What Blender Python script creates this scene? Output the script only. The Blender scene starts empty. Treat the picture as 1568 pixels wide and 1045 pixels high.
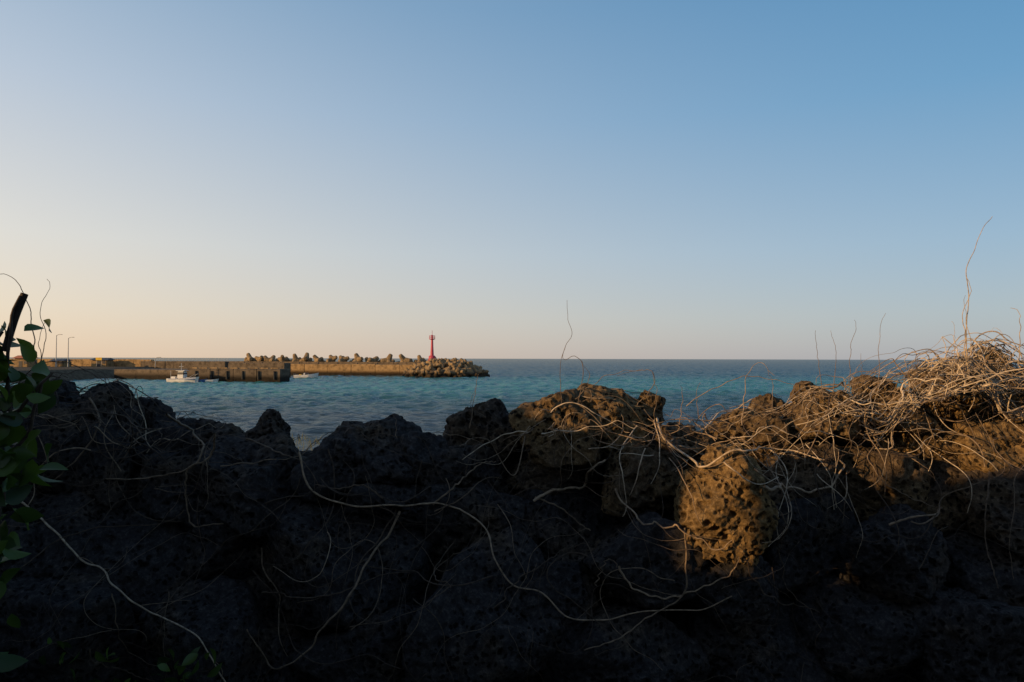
import bpy, bmesh, math, random
import numpy as np
from mathutils import Vector, Matrix
random.seed(7); rng=np.random.default_rng(11)
scene=bpy.context.scene
scene.view_settings.view_transform='Standard'; scene.view_settings.look='None'; scene.view_settings.exposure=0
F=1045.0; EYE=5.0
# ---------------------------------------------------------------- helpers
def bearing(u,v,Y):
    """surveyed bearing (thousandths of focal length) + distance -> world point"""
    return np.array([(u-784)/F*Y, Y, EYE-(v-549.5)/F*Y])
def _hash(ix,iy,iz,seed):
    n=(ix.astype(np.uint32)*np.uint32(73856093))^(iy.astype(np.uint32)*np.uint32(19349663))^(iz.astype(np.uint32)*np.uint32(83492791))^np.uint32((seed*2654435)&0xffffffff)
    n^=n>>np.uint32(15); n*=np.uint32(0x2c1b3c6d); n^=n>>np.uint32(12); n*=np.uint32(0x297a2d39); n^=n>>np.uint32(15)
    return n.astype(np.float64)/4294967295.0
def vnoise(p,seed=0):
    i=np.floor(p).astype(np.int64)+100000; f=p-np.floor(p); u=f*f*(3-2*f)
    r=0
    for dx in (0,1):
        wx=u[:,0] if dx else 1-u[:,0]
        for dy in (0,1):
            wy=u[:,1] if dy else 1-u[:,1]
            for dz in (0,1):
                wz=u[:,2] if dz else 1-u[:,2]
                r=r+wx*wy*wz*_hash(i[:,0]+dx,i[:,1]+dy,i[:,2]+dz,seed)
    return r*2-1
def fbm(p,o=4,seed=0,gain=0.5):
    a=1;r=0
    for k in range(o):
        r=r+a*vnoise(p*(2**k)+k*17.3,seed+k); a*=gain
    return r
def mesh_obj(name,verts,faces,mat=None,smooth=True,parent=None,attrs=None):
    me=bpy.data.meshes.new(name)
    verts=np.asarray(verts,dtype=np.float32)
    if isinstance(faces,np.ndarray):
        k=faces.shape[1]; n=len(faces)
        me.vertices.add(len(verts)); me.vertices.foreach_set('co',verts.ravel())
        me.loops.add(n*k); me.loops.foreach_set('vertex_index',faces.ravel().astype(np.int32))
        me.polygons.add(n); me.polygons.foreach_set('loop_start',np.arange(0,n*k,k,dtype=np.int32))
        me.update(calc_edges=True)
    else:
        me.from_pydata(verts.tolist(),[],faces)
    if smooth: me.polygons.foreach_set('use_smooth',np.ones(len(me.polygons),dtype=bool))
    if attrs:
        for an,av in attrs.items():
            a=me.attributes.new(an,'FLOAT','POINT'); a.data.foreach_set('value',np.asarray(av,dtype=np.float32))
    me.update()
    ob=bpy.data.objects.new(name,me); scene.collection.objects.link(ob)
    if mat: me.materials.append(mat)
    if parent: ob.parent=parent
    return ob
def empty(name,loc=(0,0,0)):
    e=bpy.data.objects.new(name,None); e.location=loc; scene.collection.objects.link(e); return e
class NT:
    def __init__(s,mat):
        s.t=mat.node_tree; s.n=s.t.nodes; s.l=s.t.links
    def add(s,ty,**kw):
        n=s.n.new(ty)
        for k,v in kw.items(): setattr(n,k,v)
        return n
    def link(s,a,b): s.l.new(a,b)
def newmat(name):
    m=bpy.data.materials.new(name); m.use_nodes=True
    t=NT(m); b=t.n['Principled BSDF']; return m,t,b
def ramp(t,stops,fac=None,interp='LINEAR'):
    r=t.add('ShaderNodeValToRGB'); e=r.color_ramp.elements; r.color_ramp.interpolation=interp
    while len(e)<len(stops): e.new(0.5)
    for k,(p,c) in enumerate(stops):
        e[k].position=p; e[k].color=(*c,1) if len(c)==3 else c
    if fac is not None: t.link(fac,r.inputs['Fac'])
    return r
def simple(name,col,rough=0.7,var=0.25,scale=3.0,bump=0.2,spec=0.3,dist=0.02):
    m,t,b=newmat(name)
    tc=t.add('ShaderNodeTexCoord')
    nz=t.add('ShaderNodeTexNoise'); nz.inputs['Scale'].default_value=scale; nz.inputs['Detail'].default_value=8
    t.link(tc.outputs['Object'],nz.inputs['Vector'])
    c0=tuple(x*(1-var) for x in col); c1=tuple(min(1,x*(1+var)) for x in col)
    r=ramp(t,[(0.3,c0),(0.7,c1)],nz.outputs['Fac'])
    t.link(r.outputs['Color'],b.inputs['Base Color'])
    b.inputs['Roughness'].default_value=rough; b.inputs['Specular IOR Level'].default_value=spec
    bp=t.add('ShaderNodeBump'); bp.inputs['Strength'].default_value=bump; bp.inputs['Distance'].default_value=dist
    t.link(nz.outputs['Fac'],bp.inputs['Height']); t.link(bp.outputs['Normal'],b.inputs['Normal'])
    return m
# ---------------------------------------------------------------- materials
def basalt_mat():
    m,t,b=newmat('vesicular_basalt')
    tc=t.add('ShaderNodeTexCoord'); P=tc.outputs['Object']
    n1=t.add('ShaderNodeTexNoise'); n1.inputs['Scale'].default_value=5; n1.inputs['Detail'].default_value=8; t.link(P,n1.inputs['Vector'])
    n2=t.add('ShaderNodeTexNoise'); n2.inputs['Scale'].default_value=45; n2.inputs['Detail'].default_value=10; n2.inputs['Roughness'].default_value=0.75; t.link(P,n2.inputs['Vector'])
    # distort the cells a little so that the vesicles are not round dots
    dv=t.add('ShaderNodeVectorMath',operation='SCALE'); nd=t.add('ShaderNodeTexNoise'); nd.inputs['Scale'].default_value=30; t.link(P,nd.inputs['Vector']); t.link(nd.outputs['Color'],dv.inputs[0]); dv.inputs['Scale'].default_value=0.03
    pa=t.add('ShaderNodeVectorMath',operation='ADD'); t.link(P,pa.inputs[0]); t.link(dv.outputs[0],pa.inputs[1])
    v=t.add('ShaderNodeTexVoronoi'); v.inputs['Scale'].default_value=38; t.link(pa.outputs[0],v.inputs['Vector'])
    vr=ramp(t,[(0.24,(0,0,0)),(0.38,(1,1,1))],v.outputs['Distance'])
    mask=ramp(t,[(0.36,(0,0,0)),(0.50,(1,1,1))],n1.outputs['Fac'])
    pit=t.add('ShaderNodeMix',data_type='FLOAT'); t.link(mask.outputs['Color'],pit.inputs[0]); pit.inputs[2].default_value=1.0; t.link(vr.outputs['Color'],pit.inputs[3])
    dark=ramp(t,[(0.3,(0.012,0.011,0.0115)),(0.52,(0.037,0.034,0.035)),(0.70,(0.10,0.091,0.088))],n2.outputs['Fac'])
    dry_lit=ramp(t,[(0.3,(0.05,0.030,0.013)),(0.5,(0.19,0.12,0.050)),(0.68,(0.42,0.28,0.13))],n2.outputs['Fac'])  # browner, paler tone: weathering plus sunlight put into the stone colour
    at=t.add('ShaderNodeAttribute',attribute_name='dry_lit')
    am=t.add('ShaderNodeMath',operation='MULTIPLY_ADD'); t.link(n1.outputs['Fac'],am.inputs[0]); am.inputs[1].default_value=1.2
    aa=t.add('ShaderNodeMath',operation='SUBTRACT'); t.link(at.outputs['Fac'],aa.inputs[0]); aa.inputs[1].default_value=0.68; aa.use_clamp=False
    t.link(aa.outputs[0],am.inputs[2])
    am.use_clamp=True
    mx=t.add('ShaderNodeMix',data_type='RGBA'); t.link(am.outputs[0],mx.inputs[0]); t.link(dark.outputs['Color'],mx.inputs[6]); t.link(dry_lit.outputs['Color'],mx.inputs[7])
    mp=t.add('ShaderNodeMix',data_type='RGBA',blend_type='MULTIPLY'); mp.inputs[0].default_value=0.85
    t.link(mx.outputs[2],mp.inputs[6]); t.link(pit.outputs[0],mp.inputs[7])
    t.link(mp.outputs[2],b.inputs['Base Color'])
    b.inputs['Roughness'].default_value=0.9; b.inputs['Specular IOR Level'].default_value=0.15
    ad=t.add('ShaderNodeMath',operation='MULTIPLY_ADD'); t.link(n2.outputs['Fac'],ad.inputs[0]); ad.inputs[1].default_value=1.2; t.link(pit.outputs[0],ad.inputs[2])
    bp=t.add('ShaderNodeBump'); bp.inputs['Strength'].default_value=1.0; bp.inputs['Distance'].default_value=0.015
    t.link(ad.outputs[0],bp.inputs['Height']); t.link(bp.outputs['Normal'],b.inputs['Normal'])
    return m
def vine_mat():
    m,t,b=newmat('dry_vine_bark')
    at=t.add('ShaderNodeAttribute',attribute_name='tint')
    tc=t.add('ShaderNodeTexCoord')
    n=t.add('ShaderNodeTexNoise'); n.inputs['Scale'].default_value=60; n.inputs['Detail'].default_value=5; t.link(tc.outputs['Object'],n.inputs['Vector'])
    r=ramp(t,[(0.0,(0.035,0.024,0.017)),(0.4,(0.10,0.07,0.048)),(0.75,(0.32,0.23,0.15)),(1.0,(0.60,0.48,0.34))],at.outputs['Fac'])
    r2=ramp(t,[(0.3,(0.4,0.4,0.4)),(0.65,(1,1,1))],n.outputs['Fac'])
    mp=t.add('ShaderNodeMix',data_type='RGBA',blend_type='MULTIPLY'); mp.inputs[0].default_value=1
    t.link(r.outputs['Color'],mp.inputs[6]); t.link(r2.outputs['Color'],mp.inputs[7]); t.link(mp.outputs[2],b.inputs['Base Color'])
    b.inputs['Roughness'].default_value=0.7; b.inputs['Specular IOR Level'].default_value=0.25
    bp=t.add('ShaderNodeBump'); bp.inputs['Strength'].default_value=0.5; bp.inputs['Distance'].default_value=0.002
    t.link(n.outputs['Fac'],bp.inputs['Height']); t.link(bp.outputs['Normal'],b.inputs['Normal'])
    return m
def leaf_mat(name='leaf',c0=(0.014,0.036,0.008),c1=(0.085,0.14,0.016)):
    m,t,b=newmat(name)
    at=t.add('ShaderNodeAttribute',attribute_name='tint')
    r=ramp(t,[(0,c0),(1,c1)],at.outputs['Fac'])
    t.link(r.outputs['Color'],b.inputs['Base Color']); b.inputs['Roughness'].default_value=0.5
    tr=t.add('ShaderNodeBsdfTranslucent'); t.link(r.outputs['Color'],tr.inputs['Color'])
    mx=t.add('ShaderNodeMixShader'); mx.inputs[0].default_value=0.4
    t.link(b.outputs[0],mx.inputs[1]); t.link(tr.outputs[0],mx.inputs[2])
    t.link(mx.outputs[0],t.n['Material Output'].inputs['Surface'])
    return m
def concrete_mat(name,base=(0.30,0.24,0.17)):
    m,t,b=newmat(name)
    g=t.add('ShaderNodeNewGeometry'); sep=t.add('ShaderNodeSeparateXYZ'); t.link(g.outputs['Position'],sep.inputs[0])
    n=t.add('ShaderNodeTexNoise'); n.inputs['Scale'].default_value=0.9; n.inputs['Detail'].default_value=10; n.inputs['Roughness'].default_value=0.68; t.link(g.outputs['Position'],n.inputs['Vector'])
    d=tuple(x*0.4 for x in base); l=tuple(min(1,x*1.35) for x in base)
    r=ramp(t,[(0.35,d),(0.52,base),(0.70,l)],n.outputs['Fac'])
    ma=t.add('ShaderNodeMath',operation='MULTIPLY_ADD'); t.link(n.outputs['Fac'],ma.inputs[0]); ma.inputs[1].default_value=-1.8; t.link(sep.outputs['Z'],ma.inputs[2])
    wet=ramp(t,[(0.0,(0.16,0.15,0.13)),(0.7,(1,1,1))],ma.outputs[0])
    mp=t.add('ShaderNodeMix',data_type='RGBA',blend_type='MULTIPLY'); mp.inputs[0].default_value=1
    t.link(r.outputs['Color'],mp.inputs[6]); t.link(wet.outputs['Color'],mp.inputs[7]); t.link(mp.outputs[2],b.inputs['Base Color'])
    b.inputs['Roughness'].default_value=0.9; b.inputs['Specular IOR Level'].default_value=0.2
    bp=t.add('ShaderNodeBump'); bp.inputs['Strength'].default_value=0.5; bp.inputs['Distance'].default_value=0.08
    t.link(n.outputs['Fac'],bp.inputs['Height']); t.link(bp.outputs['Normal'],b.inputs['Normal'])
    return m
M_rock=basalt_mat(); M_vine=vine_mat(); M_leaf=leaf_mat(); M_conc=concrete_mat('weathered_concrete',(0.25,0.165,0.08)); M_tetra=concrete_mat('tetrapod_concrete',(0.22,0.155,0.085)); M_dconc=concrete_mat('dark_concrete',(0.11,0.085,0.06))
M_white=simple('white_boat_paint',(0.55,0.54,0.52),0.4,0.12,2,0.02); M_red=simple('red_lighthouse_paint',(0.38,0.05,0.08),0.5,0.15,1.5,0.05)
M_dark=simple('dark_trim',(0.03,0.03,0.035),0.5); M_orange=simple('orange_paint',(0.42,0.14,0.05),0.6); M_grey=simple('galvanised_steel',(0.35,0.35,0.34),0.5)
M_yellow=simple('yellow_paint',(0.6,0.38,0.03),0.6); M_blue=simple('blue_paint',(0.05,0.12,0.3),0.5); M_tyre=simple('fender_rubber',(0.02,0.02,0.02),0.8)
# ---------------------------------------------------------------- sky, sun
a_s,b_s=0.5,0.217
sun_vec=Vector((-1,-a_s,b_s)).normalized()
el=math.asin(sun_vec.z); az=math.atan2(sun_vec.x,sun_vec.y)
w=bpy.data.worlds.new('World'); scene.world=w; w.use_nodes=True
t=NT(w); bg=t.n['Background']
sky=t.add('ShaderNodeTexSky'); sky.sky_type='NISHITA'; sky.sun_disc=False; sky.sun_elevation=el; sky.sun_rotation=az
sky.air_density=1.0; sky.dust_density=1.0; sky.ozone_density=1.5; sky.altitude=0
# low-sun aerosol haze added to the clear-air sky: depends on altitude angle and on the angle from the sun's azimuth
tc=t.add('ShaderNodeTexCoord'); sp=t.add('ShaderNodeSeparateXYZ'); t.link(tc.outputs['Generated'],sp.inputs[0])
dt=t.add('ShaderNodeVectorMath',operation='DOT_PRODUCT'); hs=Vector((sun_vec.x,sun_vec.y,0)).normalized(); t.link(tc.outputs['Generated'],dt.inputs[0]); dt.inputs[1].default_value=hs
azf=t.add('ShaderNodeMapRange'); t.link(dt.outputs['Value'],azf.inputs['Value']); azf.inputs['From Min'].default_value=-0.88; azf.inputs['From Max'].default_value=0.20
sunside=ramp(t,[(0.0,(.82,.61,.43)),(0.06,(.80,.67,.53)),(0.15,(.73,.69,.63)),(0.33,(.49,.56,.65)),(0.46,(.32,.44,.58)),(1.0,(.05,.11,.25))],sp.outputs['Z'])
away=ramp(t,[(0.0,(.35,.37,.42)),(0.06,(.33,.39,.46)),(0.15,(.26,.38,.51)),(0.33,(.11,.29,.49)),(0.46,(.06,.23,.44)),(1.0,(.02,.06,.18))],sp.outputs['Z'])
mxs=t.add('ShaderNodeMix',data_type='RGBA'); t.link(azf.outputs['Result'],mxs.inputs[0]); t.link(away.outputs['Color'],mxs.inputs[6]); t.link(sunside.outputs['Color'],mxs.inputs[7])
sc=t.add('ShaderNodeVectorMath',operation='SCALE'); t.link(mxs.outputs[2],sc.inputs[0]); sc.inputs['Scale'].default_value=7.8
s2=t.add('ShaderNodeVectorMath',operation='SCALE'); t.link(sky.outputs['Color'],s2.inputs[0]); s2.inputs['Scale'].default_value=0.22
ad=t.add('ShaderNodeVectorMath',operation='ADD'); t.link(sc.outputs[0],ad.inputs[0]); t.link(s2.outputs[0],ad.inputs[1])
t.link(ad.outputs[0],bg.inputs['Color']); bg.inputs['Strength'].default_value=0.12
sl=bpy.data.lights.new('sun','SUN'); sl.energy=5; sl.angle=math.radians(0.5); sl.color=(1.0,0.62,0.27)
so=bpy.data.objects.new('sun',sl); scene.collection.objects.link(so); so.rotation_euler=sun_vec.to_track_quat('Z','Y').to_euler(); so.location=(-20,-10,20)
# ---------------------------------------------------------------- camera
cam=bpy.data.cameras.new('camera'); co=bpy.data.objects.new('camera',cam); scene.collection.objects.link(co); scene.camera=co
cam.lens=24; cam.sensor_width=36; cam.clip_start=0.05; cam.clip_end=90000
co.matrix_world=Matrix.Translation((0,0,EYE))@Matrix.Rotation(math.radians(91.48),4,'X')@Matrix.Rotation(math.radians(0.16),4,'Z')
# ---------------------------------------------------------------- sea
def sea():
    m,t,b=newmat('sea_water')
    g=t.add('ShaderNodeNewGeometry'); sep=t.add('ShaderNodeSeparateXYZ'); t.link(g.outputs['Position'],sep.inputs[0])
    big=t.add('ShaderNodeTexNoise'); big.inputs['Scale'].default_value=0.02; big.inputs['Detail'].default_value=5; t.link(g.outputs['Position'],big.inputs['Vector'])
    ma=t.add('ShaderNodeMath',operation='MULTIPLY_ADD'); t.link(big.outputs['Fac'],ma.inputs[0]); ma.inputs[1].default_value=55; 
    mb=t.add('ShaderNodeMath',operation='MULTIPLY_ADD'); t.link(sep.outputs['X'],mb.inputs[0]); mb.inputs[1].default_value=-0.10; t.link(sep.outputs['Y'],mb.inputs[2]); t.link(mb.outputs[0],ma.inputs[2])
    lg=t.add('ShaderNodeMath',operation='LOGARITHM'); t.link(ma.outputs[0],lg.inputs[0]); lg.inputs[1].default_value=10
    mr=t.add('ShaderNodeMapRange'); t.link(lg.outputs[0],mr.inputs['Value']); mr.inputs['From Min'].default_value=1.7; mr.inputs['From Max'].default_value=3.3
    # sea-bed zones offshore: rock, sand (turquoise), deep
    body=ramp(t,[(0.0,(0.024,0.040,0.052)),(0.15,(0.028,0.050,0.062)),(0.215,(0.032,0.095,0.105)),(0.27,(0.045,0.195,0.20)),(0.34,(0.040,0.185,0.19)),(0.41,(0.018,0.080,0.10)),(0.50,(0.009,0.044,0.065)),(0.7,(0.006,0.031,0.050)),(1.0,(0.005,0.026,0.043))],mr.outputs['Result'])
    mp=t.add('ShaderNodeMapping'); mp.inputs['Scale'].default_value=(0.6,1.0,1.0); t.link(g.outputs['Position'],mp.inputs['Vector'])
    w1=t.add('ShaderNodeTexNoise'); w1.inputs['Scale'].default_value=2.2; w1.inputs['Detail'].default_value=5; w1.inputs['Roughness'].default_value=0.6; t.link(mp.outputs[0],w1.inputs['Vector'])
    bp=t.add('ShaderNodeBump'); bp.inputs['Strength'].default_value=1.0; bp.inputs['Distance'].default_value=0.14; t.link(w1.outputs['Fac'],bp.inputs['Height'])
    dif=t.add('ShaderNodeBsdfDiffuse'); t.link(body.outputs['Color'],dif.inputs['Color']); t.link(bp.outputs['Normal'],dif.inputs['Normal'])
    gl=t.add('ShaderNodeBsdfGlossy'); gl.inputs['Roughness'].default_value=0.10; gl.inputs['Color'].default_value=(0.76,0.84,0.90,1); t.link(bp.outputs['Normal'],gl.inputs['Normal'])
    fr=t.add('ShaderNodeFresnel'); fr.inputs['IOR'].default_value=1.33; t.link(bp.outputs['Normal'],fr.inputs['Normal'])
    fm=t.add('ShaderNodeMath',operation='MULTIPLY'); t.link(fr.outputs[0],fm.inputs[0]); fm.inputs[1].default_value=0.5
    mx=t.add('ShaderNodeMixShader'); t.link(fm.outputs[0],mx.inputs[0]); t.link(dif.outputs[0],mx.inputs[1]); t.link(gl.outputs[0],mx.inputs[2])
    t.link(mx.outputs[0],t.n['Material Output'].inputs['Surface'])
    th=np.linspace(-0.98,0.98,760); rr=np.geomspace(26,60000,1250)
    TH,RR=np.meshgrid(th,rr); p=np.stack([(RR*np.sin(TH)).ravel(),(RR*np.cos(TH)).ravel(),np.zeros(TH.size)],1)
    q=p*np.array([0.38,0.8,1]); q2=p*np.array([0.09,0.20,1]); q3=p*np.array([1.3,2.4,1])
    rf=RR.ravel(); fade=1/(1+(rf/2500)**2)
    n1=vnoise(q,50); n1=1-2*np.abs(n1)
    z=0.15*n1+0.11*vnoise(q2,60)+0.11*vnoise(q*2.1,70)+0.045*vnoise(q3,80)/(1+(rf/90)**2)
    p[:,2]=z*fade*np.clip(rf/60,0.5,1.6)*0.9
    ny,nx=TH.shape; idx=np.arange(nx*ny).reshape(ny,nx)
    f=np.stack([idx[:-1,:-1].ravel(),idx[1:,:-1].ravel(),idx[1:,1:].ravel(),idx[:-1,1:].ravel()],1)[:, ::-1]
    R=60000; n0=len(p); p=np.vstack([p,[(-R,-R,-.9),(R,-R,-.9),(R,R,-.9),(-R,R,-.9)]]); f=np.vstack([f,[[n0,n0+1,n0+2,n0+3]]])
    mesh_obj('sea',p,f,m,True)
sea()
# ---------------------------------------------------------------- ground
def sstep(a,b,x):
    q=np.clip((x-a)/(b-a),0,1); return q*q*(3-2*q)
def ground():
    xs=np.concatenate([-np.geomspace(30000,8,90),np.linspace(-7.5,7.5,60),np.geomspace(8,30000,90)])
    ys=np.concatenate([-np.geomspace(30000,5,50),np.linspace(-4.5,60,150),np.geomspace(61,40000,120)])
    X,Y=np.meshgrid(xs,ys); p=np.stack([X.ravel(),Y.ravel(),0*X.ravel()],1)
    near=3.5-3.7*sstep(3,41,p[:,1])-5*sstep(38,90,p[:,1])
    near+=fbm(p*0.35,5,3)*0.18*sstep(4,10,p[:,1])
    land=2.2-8*sstep(-96,-86,p[:,0]+0.12*(p[:,1]-150))-8*(1-sstep(110,130,p[:,1]))-8*sstep(240,270,p[:,1])
    z=np.maximum(near,np.maximum(land,-6)); p[:,2]=z
    nx,ny=len(xs),len(ys); idx=np.arange(nx*ny).reshape(ny,nx)
    f=np.stack([idx[:-1,:-1].ravel(),idx[:-1,1:].ravel(),idx[1:,1:].ravel(),idx[1:,:-1].ravel()],1)
    m=simple('dry_soil_and_rock',(0.07,0.055,0.035),0.95,0.5,1.2,0.6,0.1,0.1)
    mesh_obj('ground',p,f,m)
ground()
# ---------------------------------------------------------------- rocks
_ico={}
def ico(s):
    if s not in _ico:
        bm=bmesh.new(); bmesh.ops.create_icosphere(bm,subdivisions=s,radius=1)
        v=np.array([x.co[:] for x in bm.verts]); f=np.array([[q.index for q in x.verts] for x in bm.faces]); bm.free(); _ico[s]=(v/np.linalg.norm(v,axis=1)[:,None],f)
    return _ico[s]
def rock(c,size,sub=6,seed=0,pits=120,sharp=11,roll=None,amp=1.0,pr=(0.006,0.022),taper=0.0,yaw=0.0):
    r_=np.random.default_rng(seed); d,f=ico(sub)
    n=r_.normal(size=(12,3)); n/=np.linalg.norm(n,axis=1)[:,None]; dd=r_.uniform(0.60,1.0,12)
    n=np.vstack([n,np.eye(3),-np.eye(3)]); dd=np.concatenate([dd,r_.uniform(0.85,1.05,6)])
    q=np.maximum(d@n.T/dd,0); r=(q**sharp).sum(1)**(-1/sharp)
    v=d*r[:,None]; v=v/(np.abs(v).max(0)); 
    if taper:
        k=1-taper*(v[:,2]*.5+.5); v[:,0]*=k; v[:,1]*=k
    v=v*(np.array(size)/2)
    s=float(np.mean(size))
    off=r_.uniform(0,50,3)
    v=v+d*(fbm(v*(2.4/s)+off,3,seed)*0.07*s*amp)[:,None]
    rg=1-np.abs(fbm(v*12+off,3,seed+5,0.55))*1.6
    v=v+d*(rg*0.009*amp*min(1,s/.25))[:,None]
    v=v+d*(fbm(v*34+off,3,seed+9,0.62)*0.007*amp)[:,None]
    if pits:
        pi=v[r_.integers(0,len(v),pits)]; rad=pr[0]+(pr[1]-pr[0])*r_.random(pits)**2
        dm=np.zeros(len(v))
        for k in range(pits):
            dist=((v-pi[k])**2).sum(1); mk=dist<rad[k]**2*1.0
            dm[mk]=np.maximum(dm[mk],rad[k]*1.3*np.sqrt(1-dist[mk]/rad[k]**2))
        v=v-d*dm[:,None]
    an=r_.uniform(-0.25,0.25) if roll is None else roll
    ca,sa=math.cos(an),math.sin(an); R=np.array([[ca,0,sa],[0,1,0],[-sa,0,ca]])
    if yaw:
        cy,sy=math.cos(yaw),math.sin(yaw); R=np.array([[cy,-sy,0],[sy,cy,0],[0,0,1]])@R
    return v@R.T+np.array(c),f
# bearing u, bearing v, width, height, dryness plus sunlit brightening, taper
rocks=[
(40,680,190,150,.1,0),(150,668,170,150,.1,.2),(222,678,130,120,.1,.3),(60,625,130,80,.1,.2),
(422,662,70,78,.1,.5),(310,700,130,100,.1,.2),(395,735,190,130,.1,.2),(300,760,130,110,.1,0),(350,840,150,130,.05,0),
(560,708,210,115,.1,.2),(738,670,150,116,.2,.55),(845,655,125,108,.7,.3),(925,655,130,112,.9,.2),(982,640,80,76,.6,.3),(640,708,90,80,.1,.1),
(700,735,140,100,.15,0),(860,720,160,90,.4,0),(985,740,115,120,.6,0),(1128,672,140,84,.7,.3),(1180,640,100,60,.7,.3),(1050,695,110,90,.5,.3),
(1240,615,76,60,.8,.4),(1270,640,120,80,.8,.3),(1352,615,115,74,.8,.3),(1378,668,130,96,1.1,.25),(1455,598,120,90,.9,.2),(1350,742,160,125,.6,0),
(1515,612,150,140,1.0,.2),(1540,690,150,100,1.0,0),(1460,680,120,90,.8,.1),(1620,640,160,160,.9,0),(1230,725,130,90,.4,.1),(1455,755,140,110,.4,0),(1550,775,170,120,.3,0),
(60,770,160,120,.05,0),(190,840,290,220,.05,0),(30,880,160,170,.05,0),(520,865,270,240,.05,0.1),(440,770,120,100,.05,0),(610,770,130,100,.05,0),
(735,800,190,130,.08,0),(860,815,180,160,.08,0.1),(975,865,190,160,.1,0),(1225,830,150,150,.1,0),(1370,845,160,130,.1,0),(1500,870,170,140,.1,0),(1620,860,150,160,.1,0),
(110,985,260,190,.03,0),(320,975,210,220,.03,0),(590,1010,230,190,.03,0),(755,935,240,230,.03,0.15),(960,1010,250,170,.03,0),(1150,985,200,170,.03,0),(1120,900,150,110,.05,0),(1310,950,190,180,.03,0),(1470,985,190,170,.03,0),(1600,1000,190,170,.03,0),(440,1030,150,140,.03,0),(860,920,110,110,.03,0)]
V=[];FF=[];D=[];nv=0
def add_rock(v,f,dry_lit):
    global nv
    V.append(v);FF.append(f+nv);D.append(np.full(len(v),dry_lit)); nv+=len(v)
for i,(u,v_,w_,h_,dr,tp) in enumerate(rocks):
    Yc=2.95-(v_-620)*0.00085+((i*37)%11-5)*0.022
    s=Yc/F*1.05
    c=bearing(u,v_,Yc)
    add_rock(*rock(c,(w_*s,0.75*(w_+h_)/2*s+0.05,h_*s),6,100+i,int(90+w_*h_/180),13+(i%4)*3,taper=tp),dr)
# the tall pitted stone that catches the sun, an edge turned towards the lane
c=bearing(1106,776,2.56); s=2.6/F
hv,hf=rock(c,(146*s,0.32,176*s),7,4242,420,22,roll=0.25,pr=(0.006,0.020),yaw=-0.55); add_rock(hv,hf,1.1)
sil_u=[-200,0,60,130,200,250,285,330,370,400,450,480,560,650,690,740,790,830,900,975,1010,1060,1120,1180,1230,1300,1400,1500,1568,1800]
sil_v=[590,590,592,598,612,625,650,655,668,655,668,662,658,668,650,630,655,620,610,610,640,645,630,622,612,585,570,550,545,540]
k=0
for layer,(Yb,marg) in enumerate([(3.1,55),(3.35,70)]):
    for u in range(-180,1800,95):
        for vv in range(600,1200,85):
            uu=u+random.uniform(-25,25); v2=vv+random.uniform(-20,20)
            if v2-45<np.interp(uu,sil_u,sil_v)+marg-45: continue
            s=Yb/F; cc=bearing(uu,v2,Yb-(v2-620)*0.0008+random.uniform(-.04,.04))
            add_rock(*rock(cc,(125*s,0.3,110*s),4,900+k,0,10),0.1); k+=1
for u in range(-200,1800,170):
    cc=bearing(u,1150,2.45); add_rock(*rock(cc,(0.48,0.4,0.36),5,2000+u,0,10),0.05)
WV=np.vstack(V); WF=np.vstack(FF); WD=np.concatenate(D)
mesh_obj('basalt_stone_wall',WV,WF,M_rock,attrs={'dry_lit':WD})
# height maps of the wall
cs=0.015
gx0,gx1,gz0,gz1=-3.2,3.4,3.2,5.5
nx=int((gx1-gx0)/cs)+1; nz=int((gz1-gz0)/cs)+1
front=np.full((nx,nz),9.0)
ix=np.clip(((WV[:,0]-gx0)/cs).astype(int),0,nx-1); iz=np.clip(((WV[:,2]-gz0)/cs).astype(int),0,nz-1)
np.minimum.at(front,(ix,iz),WV[:,1])
gy0=1.8; ny=int(2.4/cs)+1
top=np.full((nx,ny),0.0); iy=np.clip(((WV[:,1]-gy0)/cs).astype(int),0,ny-1)
np.maximum.at(top,(ix,iy),WV[:,2])
def frontY(x,z):
    i=np.clip(((x-gx0)/cs).astype(int),1,nx-2); j=np.clip(((z-gz0)/cs).astype(int),1,nz-2)
    return np.minimum(np.minimum(front[i,j],front[i-1,j]),np.minimum(front[i,j-1],front[i+1,j]))
def topZ(x,y):
    i=np.clip(((x-gx0)/cs).astype(int),1,nx-2); j=np.clip(((y-gy0)/cs).astype(int),1,ny-2)
    return np.maximum(np.maximum(top[i,j],top[i-1,j]),np.maximum(top[i,j-1],top[i+1,j]))
# ---------------------------------------------------------------- tubes
class Tubes:
    def __init__(s,sides=6): s.V=[];s.F=[];s.T=[];s.n=0;s.k=sides
    def add(s,P,r,tint):
        P=np.asarray(P,float); n=len(P)
        if n<3: return
        r=np.broadcast_to(r,(n,)).astype(float); k=s.k
        T=np.gradient(P,axis=0); T/=np.linalg.norm(T,axis=1)[:,None]+1e-9
        up=np.array([0.13,0.9,0.41]); A=np.cross(T,up); A/=np.linalg.norm(A,axis=1)[:,None]+1e-9; B=np.cross(T,A)
        th=np.arange(k)/k*2*math.pi
        ring=P[:,None,:]+r[:,None,None]*(np.cos(th)[None,:,None]*A[:,None,:]+np.sin(th)[None,:,None]*B[:,None,:])
        s.V.append(ring.reshape(-1,3)); s.T.append(np.full(n*k,tint))
        i=np.arange(n-1)[:,None]*k; j=np.arange(k)[None,:]; j2=(j+1)%k
        s.F.append((np.stack([i+j,i+j2,i+k+j2,i+k+j],-1).reshape(-1,4))+s.n); s.n+=n*k
    def build(s,name,mat,parent=None): return mesh_obj(name,np.vstack(s.V),np.vstack(s.F),mat,attrs={'tint':np.concatenate(s.T)},parent=parent)
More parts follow.
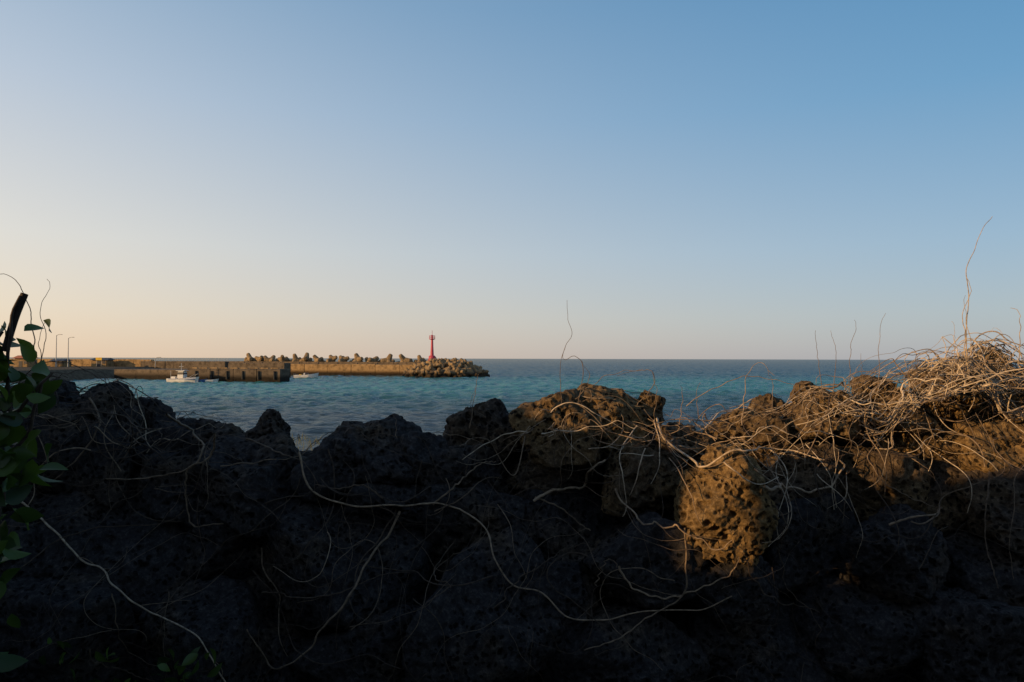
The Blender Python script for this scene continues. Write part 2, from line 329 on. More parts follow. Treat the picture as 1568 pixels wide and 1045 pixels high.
def resample(pts,step=0.012):
    P=np.array(pts,float); n=len(P)
    out=[]
    Q=np.vstack([2*P[0]-P[1],P,2*P[-1]-P[-2]])
    for i in range(n-1):
        p0,p1,p2,p3=Q[i:i+4]; m=max(2,int(np.linalg.norm(p2-p1)/step))
        t_=np.linspace(0,1,m,endpoint=False)[:,None]
        out.append(0.5*((2*p1)+(-p0+p2)*t_+(2*p0-5*p1+4*p2-p3)*t_**2+(-p0+3*p1-3*p2+p3)*t_**3))
    out.append(P[-1:]); return np.vstack(out)
def smooth(a,w=5):
    k=np.ones(w)/w; return np.convolve(np.pad(a,w//2,mode='edge'),k,'valid')[:len(a)]
def wob(n,amp,seedr,fr=(1.5,5)):
    t_=np.linspace(0,1,n); r=np.zeros((n,3))
    for k in range(4):
        f=seedr.uniform(*fr)*(k*0.8+1); r+=np.sin(t_[:,None]*f*6.28+seedr.uniform(0,6.28,3))*seedr.normal(size=3)*amp/(k+1)
    return r
def above_crest(x,y,z):
    """how far (mrad) a stem would stand above the crest of the wall"""
    sv=np.interp(784+x/y*F,sil_u,sil_v); return (sv-(549.5+(EYE-z)/y*F)).max()
def hug(x,z,off,y0=None):
    y=frontY(x,z).copy()
    bad=y>4
    if bad.all(): y[:]=2.7 if y0 is None else y0
    elif bad.any(): y[bad]=np.interp(np.flatnonzero(bad),np.flatnonzero(~bad),y[~bad])
    m=y.copy()
    for s_ in range(1,5):
        m[s_:]=np.minimum(m[s_:],y[:-s_]); m[:-s_]=np.minimum(m[:-s_],y[s_:])
    return smooth(smooth(m,7),5)-off
vt=Tubes(6)
def kinks(n,amp,r_):
    """small angular kinks at the nodes of a woody stem"""
    k=max(2,n//9); xs=np.linspace(0,n-1,k); return np.stack([np.interp(np.arange(n),xs,r_.normal(0,amp,k)) for _ in range(3)],1)
def face_vine_uv(uv,r,tint,off=0.006,wb=0.003):
    P=[]
    for (u,v_) in uv:
        Y=2.6
        for _ in range(4):
            q=bearing(u,v_,Y); yy=frontY(np.array([q[0]]),np.array([q[2]]))[0]
            if yy<4: Y=0.5*Y+0.5*yy
        P.append(bearing(u,v_,Y))
    P=resample(P,0.012); P+=wob(len(P),wb,rng,(3,7))+kinks(len(P),0.005,rng)
    y=hug(P[:,0],P[:,2],off+r*0.5); P[:,1]=np.minimum(P[:,1]+0.02,y)
    P[:,1]=smooth(P[:,1],7)
    rr=r*np.linspace(1.1,0.6,len(P))*(1+0.15*np.sin(np.arange(len(P))*0.9)*rng.random(len(P)))
    vt.add(P,rr,tint)
    for _ in range(int(len(P)/26)):
        i=int(rng.integers(3,len(P)-3)); d=P[i+2]-P[i-2]; an=math.atan2(d[2],d[0])+rng.choice([-1,1])*rng.uniform(.5,1.1); L=int(rng.integers(8,34)); x=[P[i][0]];z=[P[i][2]]; kk=0
        for s_ in range(L):
            kk=.7*kk+rng.normal(0,.08); an+=kk; x.append(x[-1]+math.cos(an)*.01); z.append(z[-1]+math.sin(an)*.01)
        x=np.array(x);z=np.array(z); y=hug(x,z,.006); y=y+(P[i][1]-y[0])*np.linspace(1,0,len(y))
        if above_crest(x,y,z)>5: continue
        vt.add(np.stack([x,y,z],1),r*.36*np.linspace(1,.4,len(x)),tint*.7)
long_vines=[
([(38,765),(95,815),(150,862),(185,900),(250,930),(310,965),(395,1045)],.0036,.88),
([(185,900),(190,940),(215,985),(260,1010)],.002,.55),
([(470,690),(478,745),(545,772),(612,776),(665,768),(712,785),(748,805),(758,850),(785,890),(830,900),(872,940),(925,946),(990,925),(1060,918),(1115,905)],.0038,.76),
([(612,778),(598,820),(560,865),(535,915),(505,950),(480,990),(430,1012),(395,985),(380,960)],.0042,.62),
([(665,768),(690,748),(735,710),(760,705)],.0035,.6),
([(815,765),(850,748),(893,742),(903,715),(925,700)],.0058,.8),
([(822,760),(860,775),(890,800),(905,812)],.0035,.6),
([(948,860),(965,890),(1010,907),(1060,895),(1110,872),(1125,850)],.0036,.72),
([(1045,800),(1046,860),(1040,900),(960,955),(890,985)],.0032,.6),
([(940,750),(965,780),(1040,805),(1085,830),(1115,822)],.0036,.75),
([(1000,640),(1015,670),(1040,690),(1075,712),(1130,690),(1190,685),(1260,700)],.0045,.9),
([(1165,740),(1215,745),(1262,745),(1290,712),(1280,700)],.0055,.8),
([(1345,795),(1400,785),(1432,772)],.004,.65),
([(1180,770),(1190,840),(1200,900),(1250,930)],.0025,.45),
([(250,640),(300,665),(325,685),(300,715),(235,730),(170,735)],.0045,.58),
([(325,670),(322,700),(290,720),(293,770),(305,800),(345,798)],.0042,.58),
([(140,610),(165,650),(130,700),(90,740)],.0038,.5),
([(700,825),(680,850),(690,890),(640,930)],.0026,.42),
([(905,880),(930,850),(948,862)],.0025,.5),
([(1500,720),(1505,780),(1490,840),(1530,900)],.0028,.45),
([(380,675),(440,700),(470,710)],.003,.45),
([(1130,850),(1160,900),(1220,920),(1245,980)],.0025,.4),
([(140,995),(200,1010),(260,1045)],.0025,.45),
([(590,760),(560,740),(520,745),(485,740)],.003,.45),
([(395,910),(440,900),(520,905),(580,880),(640,870)],.0026,.4),
([(760,925),(790,880),(840,850),(900,835)],.0022,.38),
([(1300,620),(1340,660),(1330,700),(1360,740),(1420,770)],.0028,.6),
]
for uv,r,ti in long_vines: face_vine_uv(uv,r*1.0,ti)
# creeping stems all over the face
for i in range(220):
    r_=rng; L=int(r_.integers(20,80))
    u=r_.uniform(-100,1650); lo=np.interp(u,sil_u,sil_v)
    v_=lo+abs(r_.normal(0,170))+5
    if v_>1080: continue
    if 1020<u<1180 and 690<v_<860: continue
    q=bearing(u,v_,2.7); x=[q[0]];z=[q[2]]; h=r_.uniform(0,6.28); kk=0
    for s_ in range(L):
        kk=0.6*kk+r_.normal(0,0.09); h+=kk; x.append(x[-1]+math.cos(h)*0.012); z.append(z[-1]+math.sin(h)*0.012)
    x=np.array(x);z=np.array(z); y=hug(x,z,r_.uniform(0.001,0.010))
    if above_crest(x,y,z)>4: continue
    rr=r_.choice([.0008,.0012,.0020,.0030],p=[.40,.3,.2,.10])*np.linspace(1,0.45,len(x))
    vt.add(np.stack([x,y,z],1),rr,r_.uniform(0.1,0.6))
# tangled arching stems lying over the top stones
def arch(u0,u1,n,hmax,tint,rad=(.0009,.0030),Lr=(0.12,0.55),yr=(2.65,3.1),over=30):
    for i in range(n):
        Y=rng.uniform(*yr); u=rng.uniform(u0,u1); x=(u-784)/F*Y
        L=rng.uniform(*Lr); an=rng.normal(0,0.8)+(math.pi if rng.random()<.5 else 0)
        m=max(14,int(L/0.014)); t_=np.linspace(0,1,m)
        X=x+math.cos(an)*L*t_; YY=Y+math.sin(an)*L*0.5*t_
        W=wob(m,0.016,rng,(0.5,1.4))+kinks(m,.004,rng)
        X=X+W[:,0]; YY=YY+W[:,1]
        zt=topZ(X,YY)
        sv=np.interp(784+X/YY*F,sil_u,sil_v)
        silz=EYE-(sv-549.5)/F*YY
        zt=np.where(zt<silz-0.30,silz-0.12,zt)
        zt=smooth(smooth(smooth(zt,9),7),5)
        Z=zt+0.006+hmax*rng.uniform(0,1)**1.6*np.sin(t_*math.pi)**0.8+W[:,2]*0.7
        if above_crest(X,YY,Z)>over: continue
        r=rng.uniform(*rad)*np.linspace(1.1,0.4,m)
        vt.add(np.stack([X,YY,Z],1),r,np.clip(tint+rng.normal(0,.22),0,1))
arch(1400,1640,170,0.15,.88,over=52)  # sunlight put into the stem tint: pale at right and centre, dull at left
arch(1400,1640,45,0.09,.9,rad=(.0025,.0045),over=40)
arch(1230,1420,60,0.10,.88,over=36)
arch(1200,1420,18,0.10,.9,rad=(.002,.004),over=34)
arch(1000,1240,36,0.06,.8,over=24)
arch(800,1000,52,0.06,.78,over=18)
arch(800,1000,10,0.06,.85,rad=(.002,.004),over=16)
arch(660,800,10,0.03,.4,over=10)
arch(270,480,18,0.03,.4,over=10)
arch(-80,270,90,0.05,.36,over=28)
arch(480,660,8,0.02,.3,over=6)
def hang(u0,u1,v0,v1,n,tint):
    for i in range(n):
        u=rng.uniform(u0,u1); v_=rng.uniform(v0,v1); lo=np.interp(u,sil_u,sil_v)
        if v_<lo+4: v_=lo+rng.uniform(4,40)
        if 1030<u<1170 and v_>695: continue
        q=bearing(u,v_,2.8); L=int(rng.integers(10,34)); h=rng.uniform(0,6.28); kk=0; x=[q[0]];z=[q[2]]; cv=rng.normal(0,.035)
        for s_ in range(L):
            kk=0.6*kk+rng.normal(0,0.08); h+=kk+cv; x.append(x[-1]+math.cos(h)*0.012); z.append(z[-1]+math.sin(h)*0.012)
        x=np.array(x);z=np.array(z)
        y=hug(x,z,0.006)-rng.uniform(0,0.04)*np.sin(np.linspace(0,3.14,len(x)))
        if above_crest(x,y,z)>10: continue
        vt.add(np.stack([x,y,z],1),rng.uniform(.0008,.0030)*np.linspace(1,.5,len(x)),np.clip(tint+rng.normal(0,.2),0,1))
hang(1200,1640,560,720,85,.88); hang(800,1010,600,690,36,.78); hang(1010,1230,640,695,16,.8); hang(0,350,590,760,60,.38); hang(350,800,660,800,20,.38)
# upright dry shoots
shoots=[([(885,620),(893,565),(880,545),(862,550),(868,525),(876,512),(870,490),(868,460)],.0013,.5),
([(1482,580),(1480,500),(1484,450),(1482,410),(1492,385),(1505,350),(1523,330)],.0022,.9),
([(1480,560),(1476,480),(1488,440),(1482,420)],.0018,.9),([(1490,550),(1478,470),(1480,450)],.0014,.9),
([(1345,590),(1347,510),(1356,478)],.0012,.7),([(1300,590),(1303,530),(1312,498),(1308,490)],.0012,.6),([(1260,610),(1252,545),(1248,505)],.0012,.6),([(1275,600),(1280,540),(1272,505)],.0011,.6),
([(860,620),(858,560),(866,530)],.0013,.5),([(975,620),(1000,590),(998,568),(970,568),(945,575)],.0015,.6),([(1000,650),(1005,600),(998,570)],.0013,.6),
([(1040,650),(1045,610),(1042,590)],.0014,.7),([(1070,640),(1066,600),(1072,585)],.0012,.7),([(1135,650),(1140,600),(1145,570),(1165,555),(1185,575)],.0017,.8),
([(1180,630),(1183,590),(1176,568)],.0012,.7),([(720,655),(728,600),(733,572)],.0013,.6),([(745,640),(722,620),(730,590)],.001,.5),([(608,672),(606,640),(600,632)],.0013,.6),
([(1560,560),(1562,480),(1548,470)],.0018,.9),([(1460,580),(1462,505),(1458,490)],.0012,.9),([(1320,590),(1318,540)],.001,.6),([(905,615),(900,570),(890,553)],.0012,.6),
([(50,600),(70,520),(60,480),(75,440),(70,430)],.0016,.3),([(60,600),(45,480),(20,430),(-10,420)],.0022,.35),([(70,600),(60,520),(72,492)],.0016,.3),([(880,610),(930,575),(985,565)],.0013,.7),
([(1050,620),(1100,590),(1150,575),(1200,585),(1250,600)],.0016,.8),([(20,600),(60,560),(110,560),(160,585),(200,610)],.0022,.35),([(30,620),(100,575),(150,570),(180,600)],.0016,.3)]
for uv,r,ti in shoots:
    Y=2.75; P=resample([bearing(u,v_,Y+0.02*math.sin(u)) for u,v_ in uv],0.012)
    P+=wob(len(P),0.0025,rng,(2,5)); vt.add(P,r*np.linspace(1.2,0.5,len(P)),ti)
vt.build('dry_vines',M_vine)
# ---------------------------------------------------------------- leaves
def leaves(name,pts,sizes,mat,r_,droop=0.3,parent=None,aspect=0.55):
    us=np.linspace(0,1,6); ws=np.array([0.03,0.75,1.0,0.9,0.55,0.02])*aspect/2*1.0
    base=[];
    for u,w_ in zip(us,ws):
        for sd in (-1,0,1): base.append((sd*w_,u,abs(sd)*w_*0.35-droop*u*u))
    base=np.array(base); fc=[]
    for i in range(5):
        for j in range(2): a=i*3+j; fc.append((a,a+1,a+4,a+3))
    fc=np.array(fc); VV=[];F_=[];T_=[]
    for i,(p,s) in enumerate(zip(pts,sizes)):
        q=r_.normal(size=4); q/=np.linalg.norm(q); w0,x0,y0,z0=q
        R=np.array([[1-2*(y0*y0+z0*z0),2*(x0*y0-w0*z0),2*(x0*z0+w0*y0)],[2*(x0*y0+w0*z0),1-2*(x0*x0+z0*z0),2*(y0*z0-w0*x0)],[2*(x0*z0-w0*y0),2*(y0*z0+w0*x0),1-2*(x0*x0+y0*y0)]])
        VV.append((base*s)@R.T+p); F_.append(fc+i*18); T_.append(np.full(18,r_.random()))
    return mesh_obj(name,np.vstack(VV),np.vstack(F_),mat,parent=parent,attrs={'tint':np.concatenate(T_)})
shrub=empty('green_shrub',(0,0,0))
st=Tubes(7); lp=[]
for stem in [[(-40,1100),(-10,900),(10,760),(5,640),(12,560),(20,500),(34,455)],[(-60,1000),(-20,800),(30,700),(62,590)],[(-50,900),(-10,800),(15,700),(10,560)],[(-60,800),(-20,640),(0,510)],[(-40,760),(10,660),(50,610),(78,575)]]:
    P=resample([bearing(u,v_,1.95) for u,v_ in stem],0.02); P+=wob(len(P),0.008,rng,(1,3)); st.add(P,np.linspace(.008,.004,len(P)),.2)
    for p in P[::2]:
        for _ in range(3): lp.append(p+rng.normal(size=3)*np.array([.03,.08,.045])-np.array([.02,0,0]))
lp=[p for p in lp if p[2]<5.09 and p[0]/p[1]<-0.665]
st.add(resample([bearing(8,540,1.95),bearing(22,490,1.95),bearing(36,452,1.95)],.01),.010,.02)
st.build('stems',M_vine,shrub)
leaves('foliage',lp,rng.uniform(.055,.10,len(lp)),M_leaf,rng,parent=shrub,aspect=.62)
weed=[bearing(u,v_,2.25)+rng.normal(size=3)*.02 for u,v_ in [(265,1015),(290,1020),(275,1040),(300,1035),(250,1035),(320,1000),(200,1040),(170,1000),(120,1010),(150,1040),(90,980)] for _ in range(4)]
leaves('wall_foot_weeds',weed,rng.uniform(.03,.06,len(weed)),M_leaf,rng)
gp=Tubes(3)
for i in range(700):
    x=rng.uniform(-16,-3); y=rng.uniform(34,40); 
    if rng.random()<.5: x=rng.normal(-5.5,.5)
    z=0.3; h=rng.uniform(.15,.5); l=rng.normal(0,.12,2)
    gp.add(np.array([[x,y,z],[x+l[0]*.4,y+l[1]*.4,z+h*.6],[x+l[0],y+l[1],z+h]]),np.array([.012,.009,.002]),.7)
gp.build('shore_grass',simple('dry_green_grass',(0.16,0.15,0.04),0.8))
# ---------------------------------------------------------------- unseen leafy bank added at left; its top outline shapes the wall's shade
hp_x=[-5,-2.2,-1.0,-0.3,0.1,0.45,0.8,1.00,1.06,1.12,1.50,1.57,2.0,2.6,3.2,6]
hp_z=[5.6,5.35,5.05,4.92,4.77,4.69,4.64,4.60,4.46,4.12,4.12,4.56,4.54,4.52,4.50,4.5]
def shade_hedge():
    ysm=np.linspace(-5,3.2,400); xw=(2.75-ysm)/a_s-4
    lim=np.interp(xw,hp_x,hp_z)+(xw+4)*b_s
    lim+=fbm(np.stack([ysm*6,0*ysm,0*ysm],1),3,5)*0.025
    n=len(ysm); Vb=[];Fb=[]
    prof=[(-4.04,3.3,0),(-4.02,None,-0.02),(-3.98,None,-0.02),(-3.96,3.3,0)]
    for i in range(n):
        for (x,z,o) in prof: Vb.append((x+random.uniform(-.01,.01),ysm[i],z if z else lim[i]+o))
    for i in range(n-1):
        for j in range(3): a=i*4+j; Fb.append((a,a+1,a+5,a+4))
    par=empty('added_shade_hedge'); mesh_obj('shade_hedge_bank',Vb,Fb,M_rock,False,par,{'dry_lit':np.full(len(Vb),.1)})
    N=3500; yy=rng.uniform(-5,3.2,N); k=np.minimum(np.interp(yy,ysm,lim),np.minimum(np.interp(yy-.07,ysm,lim),np.interp(yy+.07,ysm,lim))); zz=k-.02-abs(rng.normal(0,.35,N))*(rng.random(N)<.93)
    xx=-4+rng.choice([-1,1],N)*rng.uniform(.01,.08,N)
    leaves('shade_hedge_foliage',np.stack([xx,yy,zz],1),rng.uniform(.03,.045,N),M_leaf,rng,parent=par)
shade_hedge()
# ---------------------------------------------------------------- harbour
def box_path(name,A,B,depth,z0,z1,mat,parent=None,seg=6.0,jit=0.04,gap=0.05):
    A=np.array(A,float);B=np.array(B,float); d=B-A; L=np.linalg.norm(d); d/=L; nrm=np.array([-d[1],d[0]])
    if nrm[1]<0: nrm=-nrm
    n=max(1,int(L/seg)); V_=[];F_=[]
    for i in range(n):
        s0=L*i/n+gap/2; s1=L*(i+1)/n-gap/2; j=random.uniform(-jit,jit); jz=random.uniform(-jit,jit)
        b=len(V_); bev=0.12
        ps=[A+d*s0-nrm*j,A+d*s1-nrm*j,A+d*s1+nrm*depth,A+d*s0+nrm*depth]
        ctr=sum(ps)/4
        for p in ps: V_.append((p[0],p[1],z0))
        for p in ps: V_.append((p[0],p[1],z1-bev+jz))
        for p in ps:
            q=p+(ctr-p)/np.linalg.norm(ctr-p)*bev*1.2; V_.append((q[0],q[1],z1+jz))
        for k in range(4):
            k2=(k+1)%4; F_.append((b+k,b+k2,b+4+k2,b+4+k)); F_.append((b+4+k,b+4+k2,b+8+k2,b+8+k))
        F_.append((b+8,b+9,b+10,b+11))
    return mesh_obj(name,V_,F_,mat,False,parent)
bw=empty('breakwater')
A=(-118,214);B=(-24,188)
box_path('quay_wall',A,B,7.0,-4,3.3,M_conc,bw,7,.07,.12)
box_path('quay_footing',(-118,213.3),(-24,187.3),1.0,-4,0.75,M_dconc,bw,8)
box_path('parapet',(-116.4,219.8),(-22.4,193.8),1.0,3.2,3.95,M_dconc,bw,4.0)
box_path('round_head',(-26,187.6),(-19,186),8,-4,3.7,M_conc,bw,3.5)
bo=Tubes(8)
for i in range(16):
    f_=i/15*.96+.02; x=-118+94*f_; y=214-26*f_+.6; bo.add([(x,y,3.3),(x,y,3.55),(x,y,3.75)],.2,0)
bo.build('bollards',M_dark,bw)
def tetra(c,s,r_):
    dirs=np.array([[1,1,1],[1,-1,-1],[-1,1,-1],[-1,-1,1]])/math.sqrt(3)
    q=r_.normal(size=4); q/=np.linalg.norm(q); w0,x0,y0,z0=q
    R=np.array([[1-2*(y0*y0+z0*z0),2*(x0*y0-w0*z0),2*(x0*z0+w0*y0)],[2*(x0*y0+w0*z0),1-2*(x0*x0+z0*z0),2*(y0*z0-w0*x0)],[2*(x0*z0-w0*y0),2*(y0*z0+w0*x0),1-2*(x0*x0+y0*y0)]])
    V_=[];F_=[]; k=10; th=np.arange(k)/k*6.283
    for d in dirs:
        d=R@d; a=np.cross(d,[.3,.5,.81]); a/=np.linalg.norm(a); b=np.cross(d,a); base=len(V_)
        for (t_,r) in [(0,.46),(.35,.44),(1.0,.30),(1.1,.22)]:
            for h in th: V_.append(np.array(c)+s*(d*t_+r*(math.cos(h)*a+math.sin(h)*b)))
        V_.append(np.array(c)+s*d*1.11)
        for m in range(3):
            for j in range(k): j2=(j+1)%k; F_.append((base+m*k+j,base+m*k+j2,base+(m+1)*k+j2,base+(m+1)*k+j))
        for j in range(k): F_.append((base+3*k+j,base+3*k+(j+1)%k,base+4*k))
    return V_,F_
TV=[];TF=[]
def addt(c,s):
    v,f=tetra(c,s,rng); b=len(TV); TV.extend(v); TF.extend([tuple(x+b for x in q) for q in f])
Bd=np.array([-22.4,195.8])-np.array([-116.4,221.8]); Ln=np.linalg.norm(Bd); Bd/=Ln
for row,(off,z,s,sp) in enumerate([(1.8,4.0,1.9,4.1),(4.2,3.3,1.9,3.5),(7.0,2.0,1.9,3.3)]):
    s_=35 if row==0 else 32
    while s_<Ln:
        p=np.array([-116.4,221.8])+Bd*s_+np.array([-Bd[1],Bd[0]])*off
        addt((p[0],p[1],z+rng.uniform(-.3,.4)+0.6*(1-s_/Ln)),s*rng.uniform(.85,1.1)); s_+=sp*rng.uniform(.8,1.3)
for i in range(190):
    a=rng.uniform(0,6.283); rr=math.sqrt(rng.random()); x=-18.6+rr*math.cos(a)*11.8; y=187+rr*math.sin(a)*10
    if x<-21 and y>184.5 and y<193: continue
    e=rr; z=np.interp(e,[0,.55,1],[3.7,3.3,-.1])+rng.uniform(-.4,.3)
    addt((x,y,z),rng.uniform(1.15,1.55))
mesh_obj('tetrapod_armour',TV,TF,M_tetra,False)
RV=[];RF=[];nn=0
for i in range(160):
    a=rng.uniform(0,6.283); rr=math.sqrt(rng.random()); e=rr
    c=(-18+rr*math.cos(a)*11.5,187+rr*math.sin(a)*9,np.interp(e,[0,.6,1],[2.3,1.7,-.7]))
    v,f=rock(c,(2.6,2.6,2.4),3,5000+i,0,10); RV.append(v);RF.append(f+nn);nn+=len(v)
mesh_obj('riprap_rocks',np.vstack(RV),np.vstack(RF),M_dconc,True)
def lathe(name,prof,k,mat,loc,parent):
    V_=[];F_=[]
    for (r,z) in prof:
        for j in range(k): h=j/k*6.2832; V_.append((loc[0]+r*math.cos(h),loc[1]+r*math.sin(h),loc[2]+z))
    for i in range(len(prof)-1):
        for j in range(k): j2=(j+1)%k; F_.append((i*k+j,i*k+j2,(i+1)*k+j2,(i+1)*k+j))
    F_.append(tuple(range((len(prof)-1)*k,len(prof)*k)))
    o=mesh_obj(name,V_,F_,mat,False,parent); return o
LH=empty('red_lighthouse'); lx,ly=-22.3,190.5
lathe('concrete_plinth',[(1.7,0),(1.7,.9),(1.5,1.0)],24,M_conc,(lx,ly,3.3),LH)
lathe('base_house',[(.95,0),(.95,1.2),(.75,1.5)],20,M_red,(lx,ly,4.3),LH)
lathe('tower',[(.50,0),(.36,2.6),(.30,4.4),(.30,4.6)],20,M_red,(lx,ly,5.7),LH)
lathe('gallery_deck',[(.36,0),(.85,.15),(.85,.3),(.3,.31)],20,M_red,(lx,ly,10.2),LH)
lathe('lantern',[(.25,0),(.25,.75),(.36,.76),(.12,1.1),(.06,1.15),(.05,2.3)],14,M_red,(lx,ly,10.5),LH)
rt=Tubes(5)
for j in range(10):
    h=j/10*6.283; x=lx+.8*math.cos(h); y=ly+.8*math.sin(h); rt.add([(x,y,10.5),(x,y,10.9),(x,y,11.35)],.035,0)
for zz in (10.9,11.35):
    rt.add([(lx+.8*math.cos(h),ly+.8*math.sin(h),zz) for h in np.linspace(0,6.283,25)],.035,0)
rt.build('gallery_railing',M_red,LH)
jt=empty('harbour_jetty')
box_path('jetty_body',(-67.5,142),(-47.3,139.5),4.5,-4,2.75,M_dconc,jt,5,.04,.12)
box_path('jetty_kerb',(-67.3,142.1),(-47.5,139.7),.35,2.76,3.0,M_conc,jt,2.2,0.01,.5)
box_path('inner_quay',(-92,158),(-66,147.5),12,-4,2.35,M_dconc,jt,6)
box_path('slip_wall',(-74,178),(-58,174),3,-4,3.7,M_dconc,jt,5)
fe=Tubes(8)
for i in range(6):
    x=-65.5+i*3.4; y=142-(x+67.5)*2.5/20.2-.15; fe.add([(x,y,2.3),(x,y,1.6),(x,y,.6)],.22,0)
fe.build('tyre_fenders',M_tyre,jt)
sw=empty('harbour_sea_wall')
box_path('wall_body',(-175,228),(-112,212),1.2,0,4.5,M_conc,sw,6)
box_path('ramp_wall',(-112,206),(-84,200),2,-3,3.9,M_dconc,sw,5)
rl=Tubes(5)
for i in range(30):
    x=-112+i*1.0; y=206-(x+112)*6/28; rl.add([(x,y,3.9),(x,y,4.4),(x,y,4.95)],.04,0)
for zz in (4.4,4.95): rl.add([(-112,206,zz),(-98,203,zz),(-83,199.8,zz)],.035,0)
rl.build('railing',M_grey,sw)
def hull(name,L,W,H,mat,parent,sheer=.35,k=14):
    V_=[];F_=[]; ring=7
    for i in range(k):
        t_=i/(k-1); x=(t_-.5)*L; wd=W/2*(min(1,(1-t_)*2.6)**.6 if t_>.5 else .9+.1*t_*2); wd=max(wd,.02); top=H+sheer*max(0,t_-.35)**1.6*2
        for (a,b) in [(1,1),(.96,.55),(.8,.1),(0,-.25),(-.8,.1),(-.96,.55),(-1,1)]:
            zz=top if b==1 else H*b; V_.append((x+(.25*H if b==1 else 0)*t_,a*wd,zz))
    for i in range(k-1):
        for j in range(ring-1): F_.append((i*ring+j,i*ring+j+1,(i+1)*ring+j+1,(i+1)*ring+j))
        F_.append((i*ring,(i+1)*ring,(i+1)*ring+6,i*ring+6))
    F_.append(tuple(range(ring)))
    return mesh_obj(name,V_,F_,mat,False,parent)
def bx(name,c,s,mat,parent,taper=.0):
    bm=bmesh.new(); bmesh.ops.create_cube(bm,size=1)
    for v in bm.verts:
        k=1-taper if v.co.z>0 else 1
        v.co=Vector((c[0]+v.co.x*s[0]*k,c[1]+v.co.y*s[1]*k,c[2]+v.co.z*s[2]))
    bmesh.ops.bevel(bm,geom=bm.edges[:],offset=min(s)*.12,segments=2,affect='EDGES')
    me=bpy.data.meshes.new(name); bm.to_mesh(me); bm.free(); me.materials.append(mat); o=bpy.data.objects.new(name,me); scene.collection.objects.link(o); o.parent=parent; return o
def fishing(loc,rot):
    e=empty('fishing_boat'); hull('hull',6.4,1.9,.9,M_white,e,.4); bx('rubbing_strake',(0,0,.82),(5.4,1.95,.1),M_blue,e)
    bx('wheelhouse',(-.3,0,1.65),(1.5,1.3,1.6),M_white,e,.08); bx('wheelhouse_window',(-.3,-.02,1.95),(1.46,1.38,.45),M_dark,e,.05); bx('roof',(-.3,0,2.5),(1.9,1.5,.1),M_white,e)
    bx('engine_box',(-2,0,1.05),(1.0,.9,.5),M_white,e); bx('fish_hatch',(1.2,0,.95),(.9,.9,.35),M_grey,e)
    r=Tubes(6); r.add([(-.5,0,2.4),(-.5,0,3.2),(-.5,0,4.0)],.06,0); r.add([(-1,0,3.3),(-.5,0,3.35),(0,0,3.3)],.05,0); r.add([(-2.8,0,.9),(-2.8,0,1.6),(-2.8,0,2.4)],.05,0); r.add([(1.5,-.7,1.1),(2.6,-.4,1.75),(3.3,0,1.9),(2.6,.4,1.75),(1.5,.7,1.1)],.03,0)
    r.build('mast_and_rails',M_grey,e); e.location=loc; e.rotation_euler=(0,0,rot); return e
fishing((-66.3,138.0,-.1),math.radians(-8))
e=empty('motor_boat'); hull('hull',5.6,1.8,.85,M_white,e,.55); bx('windscreen',(.2,0,1.15),(1.0,1.2,.5),M_dark,e,.3); bx('console',(-.2,0,1.05),(.7,.8,.6),M_white,e,.1); bx('outboard_motor',(-2.8,0,.8),(.4,.4,.8),M_dark,e); bx('seat',(-1.3,0,.85),(.5,1.2,.35),M_yellow,e); e.location=(-50.0,166,.05); e.rotation_euler=(0,0,math.radians(6))
for i,(x,y) in enumerate([(-63.1,138.8),(-61.0,138.9)]):
    e=empty('rowing_dinghy'); hull('hull',2.4 if i else 2.0,1.1,.55,M_white if i else M_blue,e,.2); bx('thwart',(0,0,.45),(.25,1.0,.06),M_orange,e); bx('outboard_motor',(-1.1,0,.6),(.25,.25,.5),M_dark,e); e.location=(x,y,0); e.rotation_euler=(0,0,.3)
for x,y,h in [(-133.5,200,9.6),(-130.0,200,8.8),(-106,203,3.0)]:
    e=empty('street_lamp' if h>5 else 'mooring_light'); p=Tubes(8); p.add([(0,0,0),(0,0,h/2),(0,0,h)],np.array([.14,.11,.09])*(1 if h>5 else .8),0); p.add([(0,0,h-.1),(.5,0,h+.15),(1.2,0,h+.2)],.07,0); p.build('pole',M_grey,e)
    bx('lamp_head',(1.3,0,h+.2),(.7,.3,.16),M_grey,e); bx('base',(0,0,.15),(.5,.5,.3),M_conc,e); e.location=(x,y,1.9)
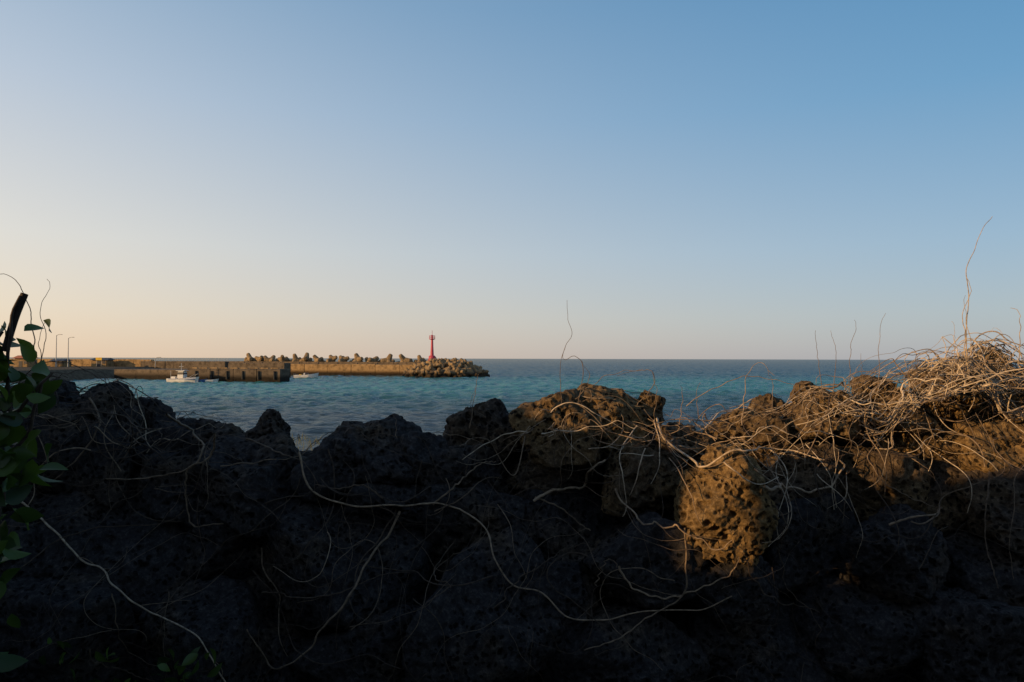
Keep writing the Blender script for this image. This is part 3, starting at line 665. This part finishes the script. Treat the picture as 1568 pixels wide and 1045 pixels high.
def shed(name,loc,s,mat,roofm):
    e=empty(name); bx('walls',(0,0,s[2]/2),s,mat,e); V_=[(-s[0]*.55,-s[1]*.6,s[2]),(s[0]*.55,-s[1]*.6,s[2]),(s[0]*.55,s[1]*.6,s[2]),(-s[0]*.55,s[1]*.6,s[2]),(-s[0]*.5,0,s[2]*1.3),(s[0]*.5,0,s[2]*1.3)]
    mesh_obj('roof',V_,[(0,1,5,4),(2,3,4,5),(1,2,5),(3,0,4),(3,2,1,0)],roofm,False,e)
    bx('door',(0,-s[1]*.5,1.0),(1.0,.12,2.0),M_dark,e); bx('window',(s[0]*.3,-s[1]*.5,1.6),(.9,.12,.8),M_dark,e); e.location=loc
shed('orange_roof_shed',(-141,198,1.9),(4.5,4,2.8),M_conc,M_orange)
shed('harbour_shed',(-127,212,1.9),(5,4,2.3),M_conc,M_dark)
shed('harbour_shed',(-136,206,1.9),(4,4,2.1),M_conc,M_dark)
e=empty('yellow_notice_board'); bx('board',(0,0,2.2),(1.8,.1,.8),M_yellow,e); p=Tubes(6); p.add([(-.7,.1,0),(-.7,.1,1.3),(-.7,.1,2.6)],.05,0);p.add([(.7,.1,0),(.7,.1,1.3),(.7,.1,2.6)],.05,0); p.build('posts',M_grey,e); e.location=(-121,200,2.4)
# ---------------------------------------------------------------- unseen dark house added behind the camera to keep sky light off the wall
hs_=empty('added_shade_house')
M_hw=simple('basalt_masonry',(0.03,0.027,0.025),0.95,0.5,6,0.8,0.1,0.05); M_rf=simple('slate_roof',(0.04,0.04,0.042),0.8,0.3,4,0.4)
bx('walls',(0.5,-5.0,4.9),(11,4.6,3.2),M_hw,hs_)
mesh_obj('roof',[(-5.5,-7.8,6.45),(6.5,-7.8,6.45),(6.5,-2.2,6.45),(-5.5,-2.2,6.45),(-5.5,-5,8.2),(6.5,-5,8.2)],[(0,1,5,4),(2,3,4,5),(1,2,5),(3,0,4),(3,2,1,0)],M_rf,False,hs_)
bx('door',(0.5,-2.69,4.5),(1.0,.1,2.0),M_dark,hs_)
for x in (-3,3.6): bx('window',(x,-2.69,5.0),(1.1,.1,.9),M_dark,hs_)
print('verts',len(WV))
